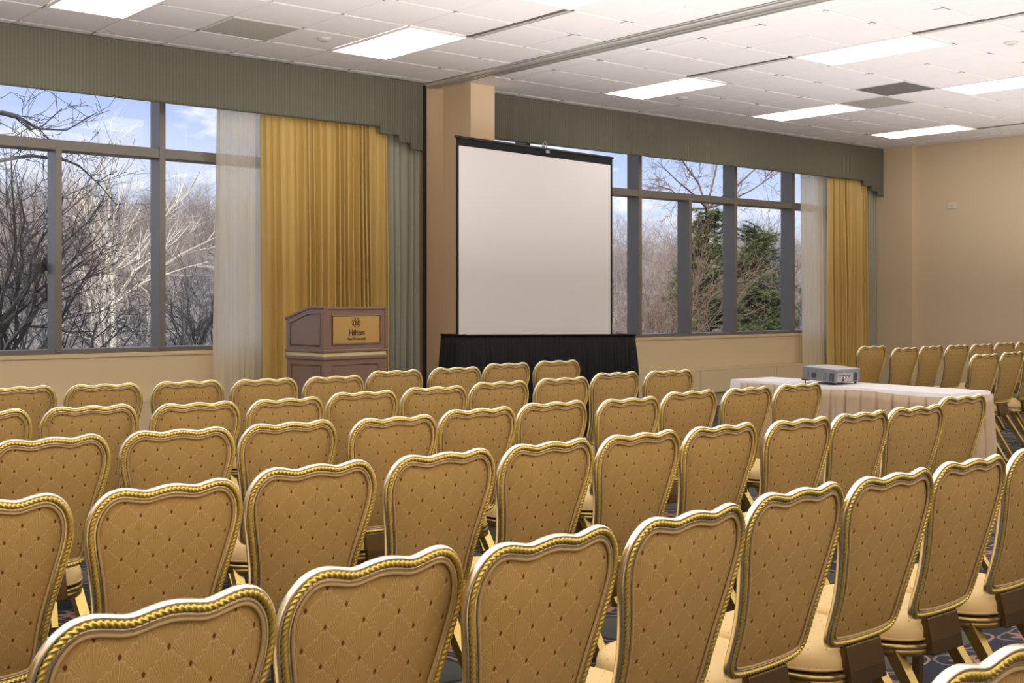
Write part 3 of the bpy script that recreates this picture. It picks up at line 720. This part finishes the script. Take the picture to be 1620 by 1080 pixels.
plq=MB().box(.093,-.002,.993,.567,.006,1.202).build('plaque',M['brassp'],lc)
def text(s,size,x,z,parent,offset=0,yy=-.0035,name='lettering',sx=1):
    c=bpy.data.curves.new('t','FONT'); c.body=s; c.size=size; c.align_x='CENTER'; c.extrude=.0006; c.offset=offset; c.resolution_u=3
    o=bpy.data.objects.new('t',c); COL.objects.link(o); dg=bpy.context.evaluated_depsgraph_get(); me=bpy.data.meshes.new_from_object(o.evaluated_get(dg)); bpy.data.objects.remove(o)
    me.transform(Matrix.Translation((x,yy,z)) @ Matrix.Rotation(pi/2,4,'X') @ Matrix.Diagonal((sx,1,1,1)))
    me.materials.clear(); me.materials.append(M['ink']); o=bpy.data.objects.new(name,me); COL.objects.link(o); o.parent=parent; return o
cx=.33
em=MB(); cz=1.150
em.tube([(cx+.034*cos(a),-.003,cz+.034*sin(a)) for a in [2*pi*i/28 for i in range(28)]],.0028,6,closed=True)
em.tube([(cx-.008+.041*cos(a),-.003,cz+.004+.041*sin(a)) for a in [pi*(.25+i*.95/20) for i in range(21)]],.0016,5)
em.build('emblem_ring',M['ink'],plq)
sh=lambda x,z:(cx+x+z*.12,cz+z)
hb=MB()
for x in (-.011,.011):
    q=[sh(x-.0048,-.019),sh(x+.0048,-.019),sh(x+.0048,.019),sh(x-.0048,.019)]; hb.prism(q,lambda p,s:(p[0],-.0035+s*.0014,p[1]))
    for zz in (-.019,.019): q=[sh(x-.008,zz-.0018),sh(x+.008,zz-.0018),sh(x+.008,zz+.0018),sh(x-.008,zz+.0018)]; hb.prism(q,lambda p,s:(p[0],-.0036+s*.0014,p[1]))
q=[sh(-.008,-.002),sh(.008,-.002),sh(.008,.002),sh(-.008,.002)]; hb.prism(q,lambda p,s:(p[0],-.0035+s*.0014,p[1]))
hb.build('emblem_letter',M['ink'],plq)
text('Hilton',.066,cx,1.052,plq,.0012,sx=.98)
text('East Brunswick',.030,cx,1.016,plq,.0004,sx=1.0)

# ------------------------------------------------------------------ screen and black skirted table
M['screen']=noisy('matte_white_screen',(.76,.725,.73),(.73,.70,.71),1.2,.7,spec=.2)
M['blackf']=noisy('black_fabric',(.010,.010,.011),(.018,.018,.020),6,.75,.3,200,spec=.2)
M['blackm']=mat('black_metal',(.012,.012,.013),.35)
SA=Vector((6.762,8.85,0)); SB=Vector((9.065,9.11,0)); dv=(SB-SA); SW=dv.length; sr=atan2(dv.y,dv.x)
se=empty('projection_screen',SA,sr); tag(se,'large white projection screen with black borders, standing behind the black skirted table','projection screen')
zb,zt=.93,2.862
MB().box(.032,0,zb,SW-.032,.003,zt-.085).build('screen_surface',M['screen'],se)
MB().box(0,-.001,zb,.0315,.004,zt-.085).build('border',M['blackf'],se); MB().box(SW-.0315,-.001,zb,SW,.004,zt-.085).build('border',M['blackf'],se)
MB().box(0,-.001,zt-.085,SW,.004,zt-.012).build('border',M['blackf'],se)
m=MB(); m.tube([(-.012,.0,zt-.006),(SW+.012,.0,zt-.006)],.013,10); m.build('top_rod',M['blackm'],se,smooth=50)
m=MB(); m.tube([(SW*.54,.035,.45),(SW*.54,.035,zt+.03)],.014,10); m.build('mast',M['blackm'],se,smooth=50)
m=MB(); m.box(SW*.54-.05,.004,zt-.055,SW*.54+.05,.03,zt-.02); m.box(SW*.54-.02,-.022,zt-.05,SW*.54+.03,-.014,zt-.02); m.build('clasp',mat('clasp_grey',(.30,.29,.29),.4),se)
m=MB(); m.tube([(SW*.54-.02,.02,zt-.01),(SW*.54-.025,.015,zt+.05),(SW*.54,.01,zt+.075),(SW*.54+.02,.012,zt+.04),(SW*.54+.03,.02,zt+.005)],.005,6); m.build('hook',mat('hook_steel',(.5,.5,.5),.3,.8),se)
m=MB(); m.tube([(0,.02,zb-.03),(SW,.02,zb-.03)],.04,12); m.build('roller_case',M['blackm'],se,smooth=50)
for a in (radians(30),radians(150),radians(270)):
    m=MB(); hx=SW*.54; ddx,ddy=cos(a)*.45,sin(a)*.30
    m.tube([(hx,.035,.55),(hx+ddx*.6,.035+ddy*.6 if ddy>0 else .035+ddy*.3,.25),(hx+ddx,.035+(ddy if ddy>0 else ddy*.35),.015)],.011,8); m.build('leg',M['blackm'],se,smooth=50)
bt=empty('skirted_table',(6.50,8.42,0),.02); tag(bt,'table draped in black gathered cloth in front of the projection screen','table')
BL,BD=2.26,.28
MB().box(0,0,.93,BL,BD,.955).build('tabletop',M['blackm'],bt)
for a,b_ in ((.06,.06),(BL-.06,.06),(.06,BD-.06),(BL-.06,BD-.06)): MB().tube([(a,b_,0),(a,b_,.93)],.015,8).build('leg',M['blackm'],bt,smooth=40)
zf=lambda p:1.015-.018*p.x/1.0
arc=lambda cx,cy,r,a0,a1,n:[(cx+r*cos(radians(a0+(a1-a0)*i/n)),cy+r*sin(radians(a0+(a1-a0)*i/n))) for i in range(n+1)]
loop=[(0,BD),(0,.08)]+arc(.08,.08,.08,180,270,5)[1:]+arc(BL-.08,.08,.08,270,360,5)+[(BL,BD)]
s=skirt('black_table_skirt',loop,zf,.015,.013,.055,M['blackf'],8,off=.02,box_pleat=False,bulge=.03)
s.location=(6.50,8.42,0); s.rotation_euler=(0,0,.02); tag(s,'black gathered skirt hanging to the floor below the screen','table skirt')
gt=MB(); gt.tube([(x,y-.008 if y<BD-.01 else y,zf(Vector((x,y,0)))+.004+.003*sin(i*2.1)) for i,(x,y) in enumerate([(loop[0][0]+(-.02),BD)]+[(x+(-.02 if x<BL/2 else .02)*(1 if y>.02 else .5),y-(.02 if y<.05 else 0)) for x,y in loop[1:-1]]+[(BL+.02,BD)])],.010,6)
g=gt.build('gathered_header',M['blackf'],s,smooth=True)
lid=MB(); lid.prism([(x*.998+.001,y) for x,y in loop],lambda p,sd:(p[0],p[1],(zf(Vector((p[0],p[1],0)))-.004-.02*sd))); lid.build('cloth_top',M['blackf'],s)
FILL_POWER=84

# ------------------------------------------------------------------ outside: bare woods on a slope
def bark(name,c1,c2): return noisy(name,c1,c2,3,.85,.3,20,spec=.15)
M['bark_dark']=bark('dark_bark',(.045,.045,.055),(.075,.07,.072)); M['bark_tan']=bark('tan_bark',(.31,.245,.20),(.45,.37,.31)); M['bark_grey']=bark('grey_bark',(.20,.185,.18),(.31,.28,.27))  # bark_dark holds backlit shade in its colour, bark_tan the sunlit tone
M['birch']=bark('pale_bark',(.72,.66,.54),(.50,.45,.37)); M['red_twig']=bark('brown_twig',(.15,.10,.075),(.24,.17,.13))
M['needle']=noisy('pine_needles',(.075,.095,.035),(.14,.15,.06),2.5,.8,spec=.2)
def seg(mb,p,q,r0,r1,n=3):
    d=(q-p); 
    if d.length<1e-5: return
    d=d.normalized(); x=d.orthogonal().normalized(); y=d.cross(x); vs=[]
    for c,r in ((p,r0),(q,r1)):
        for k in range(n): a=2*pi*k/n; vs.append(c+(x*cos(a)+y*sin(a))*r)
    mb.add(vs,[(k,(k+1)%n,n+(k+1)%n,n+k) for k in range(n)])
def grow(T_,B_,rnd,p,d,L,r,depth,maxd,droop,spread,kids,segs=4):
    mb=T_ if depth<1 else B_; n=6 if depth==0 else (4 if depth==1 else 3)
    pts=[p]; ds=[d]; rr=[r]; wig=.10 if depth==0 else .22
    for i in range(segs):
        d=(d+Vector((rnd.gauss(0,wig),rnd.gauss(0,wig),rnd.gauss(0,wig*.7)+droop*(.05 if depth>0 else 0)))).normalized()
        q=p+d*(L/segs); r1=max(r*(1-(i+1)/segs*.68),.0035); seg(mb,p,q,rr[-1],r1,n); p=q; pts.append(p); ds.append(d); rr.append(r1)
    if depth>=maxd: return
    K=kids[depth]
    for k in range(K):
        f=rnd.uniform(.28 if depth==0 else .15,1.0); i=min(int(f*segs),segs-1); u=f*segs-i
        b=pts[i].lerp(pts[i+1],u); dd=ds[i+1]; o=dd.orthogonal().normalized(); o=Matrix.Rotation(rnd.uniform(0,2*pi),3,dd)@o
        a=rnd.uniform(*spread); nd=(dd*cos(a)+o*sin(a)).normalized(); 
        grow(T_,B_,rnd,b,nd,L*rnd.uniform(.42,.68)*(1.15-.4*f),max(rr[i]*.55,.004),depth+1,maxd,droop,spread,kids,max(2,segs-1 if depth==0 else 3))
def bare_tree(name,seed,h,r,kids,m,spread=(.4,.95),lean=(0,0),droop=1.,maxd=3):
    rnd=random.Random(seed); A,B=MB(),MB(); grow(A,B,rnd,Vector((0,0,-.3)),Vector((lean[0],lean[1],1)).normalized(),h,r,0,maxd,droop,spread,kids,7)
    o=A.build(name,m,None,smooth=True); b=B.build('branches',m,o); b['kind']='stuff'; return o
def place(o,x,y,z,s=1,rz=0): o.location=(x,y,z); o.scale=(s,s,s); o.rotation_euler=(0,0,rz); return o
def ray(px,Y):
    t=(px-810)/F; c,s=cos(TH),sin(TH); fw=Y/(s-t*c); return fw*(c+t*s),fw
# terrain
def gz(x,y):
    d=max(0,(y-14))/60; return -2.2+5.2*min(1.6,d)**1.3+.35*sin(x*.11+y*.07)
g=MB(); NX,NY=60,50; vs=[]
for j in range(NY+1):
    for i in range(NX+1):
        x=-20+i*3.2; y=10.6+j*(150-10.6)/NY*(j/NY*.5+.5); vs.append((x,y,gz(x,y)))
g.add(vs,[(j*(NX+1)+i,j*(NX+1)+i+1,(j+1)*(NX+1)+i+1,(j+1)*(NX+1)+i) for j in range(NY) for i in range(NX)])
gm=mat('winter_leaf_litter',(.4,.35,.3),.95,spec=.1); t=NT(gm); tc=t.node('ShaderNodeTexCoord').outputs['Object']
f=t.noise(tc,.9,6,.65); t.l.new(t.ramp(f,[(.34,(.07,.06,.06)),(.48,(.22,.175,.14)),(.57,(.32,.27,.23)),(.70,(.70,.70,.74))]),gm.node_tree.nodes['Principled BSDF'].inputs['Base Color'])
t.l.new(t.bump(t.noise(tc,4,4),.6,.1),gm.node_tree.nodes['Principled BSDF'].inputs['Normal'])
h=g.build('terrain',gm,None,smooth=True); struct(h)

rnd=random.Random(12)
# woodland trees (several growths copied over the slope)
protos=[bare_tree('woodland_tree',100+i,6.6,.085,[13,7,5],M[mm],(.25,.75),droop=1.2) for i,mm in enumerate(['bark_tan','bark_grey','bark_tan','red_twig','bark_tan','bark_grey'])]
spots=[]
for (pa,pb,n) in ((-60,420,112),(930,1370,84),(430,930,34)):
    for i in range(n):
        px=pa+(pb-pa)*((i*.618034)%1); Y=38+50*((i*.7548776)%1)**.8
        if pa>900: Y=26+36*((i*.7548776)%1)**.8
        spots.append((px,Y))
index_kids(); first={}
for i,(px,Y) in enumerate(spots):
    k=i%len(protos); x,fw=ray(px,Y)
    o=protos[k] if k not in first else copy_tree(protos[k]); first[k]=1
    place(o,x,Y,gz(x,Y),rnd.uniform(.75,1.05)*(.47+.28*min(1,(fw-20)/70)),rnd.uniform(0,6.28))
    tag(o,'bare winter tree among the dense woods on the slope outside','tree','bare trees of the winter woods outside')
# undergrowth
ug=MB(); 
for i in range(2600):
    pa,pb=((-40,400) if i%2 else (950,1350)); px=rnd.uniform(pa,pb); Y=rnd.uniform(13.5,40) if i%2 else rnd.uniform(13,26); x,fw=ray(px,Y); z=gz(x,Y); L=rnd.uniform(.7,2.3)
    p=Vector((x,Y,z-.1)); d=Vector((rnd.gauss(0,.35),rnd.gauss(0,.35),1)).normalized()
    for s_ in range(3):
        q=p+d*L/3; seg(ug,p,q,.011*(1-s_*.25),.011*(1-(s_+1)*.25),3)
        for _ in range(2):
            e_=(d+Vector((rnd.gauss(0,.7),rnd.gauss(0,.7),rnd.uniform(-.1,.6)))).normalized(); seg(ug,q,q+e_*L*rnd.uniform(.15,.4),.005,.0025,3)
        p=q; d=(d+Vector((rnd.gauss(0,.25),rnd.gauss(0,.25),0))).normalized()
u=ug.build('undergrowth',M['bark_grey']); tag(u,'tangle of thin bare brush at the foot of the woods outside','undergrowth',kind='stuff')
# single trees seen through the left window
def single(px,Y,lab,**k):
    x,fw=ray(px,Y); o=bare_tree(**k); place(o,x,Y,gz(x,Y)); tag(o,lab,'tree'); return o
single(182,27,'pale sunlit birch with white trunk seen through the middle pane of the left window',name='birch_tree',seed=21,h=5.6,r=.11,kids=[14,5,4],m=M['birch'],spread=(.35,.75),droop=.9)
single(150,30,'slender pale birch leaning behind the white-trunked one',name='birch_tree',seed=23,h=3.9,r=.05,kids=[9,5,3],m=M['birch'],spread=(.4,.8),lean=(-.12,0),droop=.6)
single(226,31,'thin pale birch near the right side of the middle pane',name='birch_tree',seed=26,h=3.8,r=.045,kids=[8,5,3],m=M['birch'],spread=(.4,.8))
single(291,20,'dark forked bare tree in the narrow pane beside the white sheer',name='bare_tree',seed=31,h=3.4,r=.085,kids=[15,8,6],m=M['bark_dark'],spread=(.3,.75))
single(18,17,'large dark bare tree filling the leftmost pane',name='bare_tree',seed=41,h=4.1,r=.11,kids=[18,8,5],m=M['bark_dark'],spread=(.4,1.0),lean=(-.10,0))
single(55,22,'dark bare tree just right of the biggest one in the leftmost pane',name='bare_tree',seed=43,h=3.4,r=.06,kids=[15,7,4],m=M['bark_dark'],spread=(.4,1.0),lean=(-.25,0))
single(118,21,'dark many-branched bare tree beside the first window post',name='bare_tree',seed=45,h=3.2,r=.05,kids=[15,7,4],m=M['bark_dark'],spread=(.4,1.0),lean=(.12,0))
single(210,24,'dark low bare tree in front of the birches',name='bare_tree',seed=47,h=2.3,r=.035,kids=[13,6,4],m=M['bark_dark'],spread=(.4,1.0),lean=(.2,0))
# overhanging limb of a tree standing outside to the left
def limb_tree(name,lab,base,trunk_top,limbs,m,rad,seed,twn=2):
    r=random.Random(seed); A,B=MB(),MB(); b=Vector(base); tt=Vector(trunk_top)
    A.tube([Vector((0,0,-.3)),(tt-b)*.5+Vector((.05,.04,0)),tt-b],[rad*1.3,rad,rad*.7],7)
    for L in limbs:
        P=[Vector(q)-b for q in L]; n=len(P); R=[max(rad*.42*(1-i/(n-.4)),.007) for i in range(n)]; B.tube([tt-b]+P,[rad*.5]+R,5)
        for i in range(1,n):
            for _ in range(twn):
                u=r.random(); p=P[i-1].lerp(P[i],u); d=((P[i]-P[i-1]).normalized()+Vector((r.gauss(0,.8),r.gauss(0,.5),r.gauss(.05,.8)))).normalized()
                grow(B,B,r,p,d,r.uniform(.3,.8),max(R[i]*.4,.005),1,3,.4,(.4,1.0),[0,twn,twn],4)
    o=A.build(name,m,None,smooth=True); c=B.build('branches',m,o); c['kind']='stuff'; o.location=base; tag(o,lab,'tree'); return o
def pt(px,py,Y):
    x,fw=ray(px,Y); return (x,Y,EYE-(py-475)/F*fw)
Yl=15.0
limb_tree('bare_tree','dark bare tree whose twigs hang across the sky at the upper left',(*pt(-160,475,Yl)[:2],gz(3,15)),pt(-150,190,Yl),
 [[pt(-60,185,Yl),pt(5,178,Yl),pt(28,183,Yl-.2),pt(50,205,Yl-.3),pt(66,200,Yl-.3),pt(98,172,Yl-.4)],
  [pt(-60,170,Yl),pt(5,180,Yl),pt(34,188,Yl+.1),pt(62,204,Yl+.2),pt(105,206,Yl+.2),pt(150,180,Yl+.3)],
  [pt(-60,260,Yl),pt(0,254,Yl),pt(48,246,Yl),pt(105,254,Yl+.2),pt(125,262,Yl+.3),pt(160,295,Yl+.4),pt(185,325,Yl+.5)]],M['bark_dark'],.075,51)
Yr=15.5
limb_tree('bare_tree','bare tree with thick limbs across the top of the far window',(*pt(1128,475,Yr+3)[:2],gz(18,18)),pt(1118,330,Yr+3),
 [[pt(1105,290,Yr+3),pt(1085,262,Yr+3),pt(1068,235,Yr+2.8),pt(1050,200,Yr+2.6)],[pt(1132,270,Yr+3),pt(1136,245,Yr+3),pt(1120,205,Yr+3.2)],
  [pt(1150,320,Yr+3),pt(1190,300,Yr+3),pt(1220,280,Yr+3.3),pt(1246,262,Yr+3.5)],[pt(1090,330,Yr+3),pt(1062,300,Yr+3),pt(1030,290,Yr+3)],[pt(1100,310,Yr+2.5),pt(1070,285,Yr+2.2),pt(1040,255,Yr+2)],
  [pt(1170,290,Yr+3),pt(1200,262,Yr+3),pt(1232,255,Yr+3.3)]],M['red_twig'],.055,61,4)
single(1262,19,'grey bare tree in the last narrow pane of the far window',name='bare_tree',seed=63,h=4.4,r=.09,kids=[20,9,5],m=M['bark_grey'],spread=(.35,.9))
single(1040,20,'brown-twigged bare tree in the pane beside the screen',name='bare_tree',seed=65,h=3.1,r=.05,kids=[16,8,5],m=M['red_twig'],spread=(.3,.8),lean=(.15,0))
single(1065,17,'brown-twigged bare bush-like tree left of the first evergreen',name='bare_tree',seed=67,h=2.4,r=.04,kids=[15,8,5],m=M['red_twig'],spread=(.3,.8),lean=(.2,0))
single(1000,18,'thin bare tree right at the edge of the screen',name='bare_tree',seed=69,h=3.8,r=.05,kids=[20,9,5],m=M['red_twig'],spread=(.3,.8))
# evergreens
def pine(seed,h,wid,nb):
    r=random.Random(seed); A,N=MB(),MB(); A.tube([(0,0,-.3),(.06,.02,h*.5),(0,.05,h)],[.10,.07,.02],7); br=MB()
    for i in range(nb):
        f=((i+.5)/nb)**.9; z=h*(.06+.92*f); L=wid*(1.05-f*.82)*r.uniform(.55,1.15); a=r.uniform(0,2*pi); d=Vector((cos(a),sin(a),r.uniform(-.05,.45)))
        p=Vector((0,0,z)); d.normalize(); q=p+d*L; seg(br,p,q,.018,.006,3)
        for k in range(int(17*L/wid)+4):
            u=r.uniform(.25,1.02); c=p.lerp(q,u)+Vector((r.gauss(0,.10),r.gauss(0,.10),r.gauss(0,.07)))
            for _ in range(16):
                dd=(d*.5+Vector((r.gauss(0,1),r.gauss(0,1),r.gauss(.25,.8)))).normalized(); s_=dd.orthogonal().normalized()*.013; e_=c+dd*r.uniform(.09,.20)
                N.add([c-s_,c+s_,e_],[(0,1,2)])
    o=A.build('evergreen_tree',M['bark_dark'],None,smooth=True); b=br.build('branches',M['bark_dark'],o); b['kind']='stuff'; n=N.build('needles',M['needle'],o); n['kind']='stuff'; return o
for px,Y,h_,w_,nb,sd,lab in ((1120,18.5,5.7,1.6,190,71,'dark green evergreen filling the pane with the middle post'),(1196,19.5,5.5,1.95,200,73,'broad dark green evergreen in the widest pane of the far window'),(1236,23,5.0,1.0,80,75,'smaller evergreen behind the broad one, by the last window post'),(1082,23,4.6,.9,70,77,'small thin evergreen seen between brown twigs beside the screen')):
    x,fw=ray(px,Y); o=pine(sd,h_,w_,nb); place(o,x,Y,gz(x,Y)); tag(o,lab,'tree')

# small dark thing fixed outside the first pane
fx_,fw_=ray(62,10.34); fz=EYE+(475-424)/F*fw_
hb_=MB(); hb_.box(fx_-.035,10.30,fz-.045,fx_+.035,10.38,fz+.04); hb_=hb_.build('dark_box',M['bark_dark'],bevel=.008); tag(hb_,'small dark box on a bracket outside the leftmost window pane','box')
MB().box(fx_+.036,10.335,fz+.0,3.50,10.345,fz+.045).build('bracket',M['bark_dark'],hb_); MB().box(3.488,10.2501,fz-.02,3.50,10.345,fz+.06).build('wall_arm',M['bark_dark'],hb_)

# ------------------------------------------------------------------ sky and sun
w=bpy.data.worlds.new('sky'); bpy.context.scene.world=w; w.use_nodes=True; t=NT(w); n=w.node_tree.nodes; bg=n['Background']
tc=t.node('ShaderNodeTexCoord').outputs['Generated']; sp=t.node('ShaderNodeSeparateXYZ'); t.l.new(tc,sp.inputs[0])
el=sp.outputs[2]
sky=t.ramp(t.m('MULTIPLY',el,2.2,clamp=True),[(0,(.86,.89,.97)),(.10,(.68,.77,.96)),(.34,(.46,.58,.93)),(1,(.25,.38,.80))])
mp=t.node('ShaderNodeMapping'); mp.inputs['Scale'].default_value=(1,1,2.6); t.l.new(tc,mp.inputs[0])
cl_=t.noise(mp.outputs[0],7.0,6,.55); haze=t.noise(mp.outputs[0],2.3,4,.5)
f=t.m('MAXIMUM',t.smooth(cl_,.51,.62),t.m('MULTIPLY',t.smooth(haze,.45,.68),.6))
f=t.m('MULTIPLY',f,t.smooth(el,.30,.05)) if False else f
t.l.new(t.mix(f,sky,(.95,.95,1.0)),bg.inputs['Color']); bg.inputs['Strength'].default_value=1.15
sl=bpy.data.lights.new('sun','SUN'); sl.energy=4.6; sl.angle=radians(.6); sl.color=(1,.93,.82); so=bpy.data.objects.new('sun',sl); COL.objects.link(so)
so.rotation_euler=Vector((.80,.42,-.52)).to_track_quat('-Z','Y').to_euler()

# soft uplight added with no such lamp in the room, bounced off the ceiling
def fill_light(x,y,z,sx,sy,p):
    l=bpy.data.lights.new('added_fill_light','AREA'); l.shape='RECTANGLE'; l.size=sx; l.size_y=sy; l.energy=p; l.color=(1,.965,.935)
    o=bpy.data.objects.new('added_fill_light',l); COL.objects.link(o); o.location=(x,y,z); o.rotation_euler=(pi,0,0)
for x,k in ((-1.6,1.3),(2.3,1.15),(6.2,.95),(10.1,.75),(13.3,.55)):
    for y,q in ((-1.5,1.25),(2.2,1.0),(5.9,.8)): fill_light(x,y,1.55,3.5 if x<13 else 2.4,3.3,FILL_POWER*k*q)
sc=bpy.context.scene
sc.view_settings.view_transform='Standard'; sc.view_settings.look='None'; sc.view_settings.gamma=1; sc.view_settings.exposure=0.0; sc.view_settings.use_curve_mapping=False
sc.cycles.use_denoising=True; sc.cycles.max_bounces=8; sc.cycles.diffuse_bounces=4; sc.cycles.glossy_bounces=4; sc.cycles.transparent_max_bounces=16
sc.cycles.sample_clamp_indirect=8; sc.cycles.caustics_reflective=False; sc.cycles.caustics_refractive=False
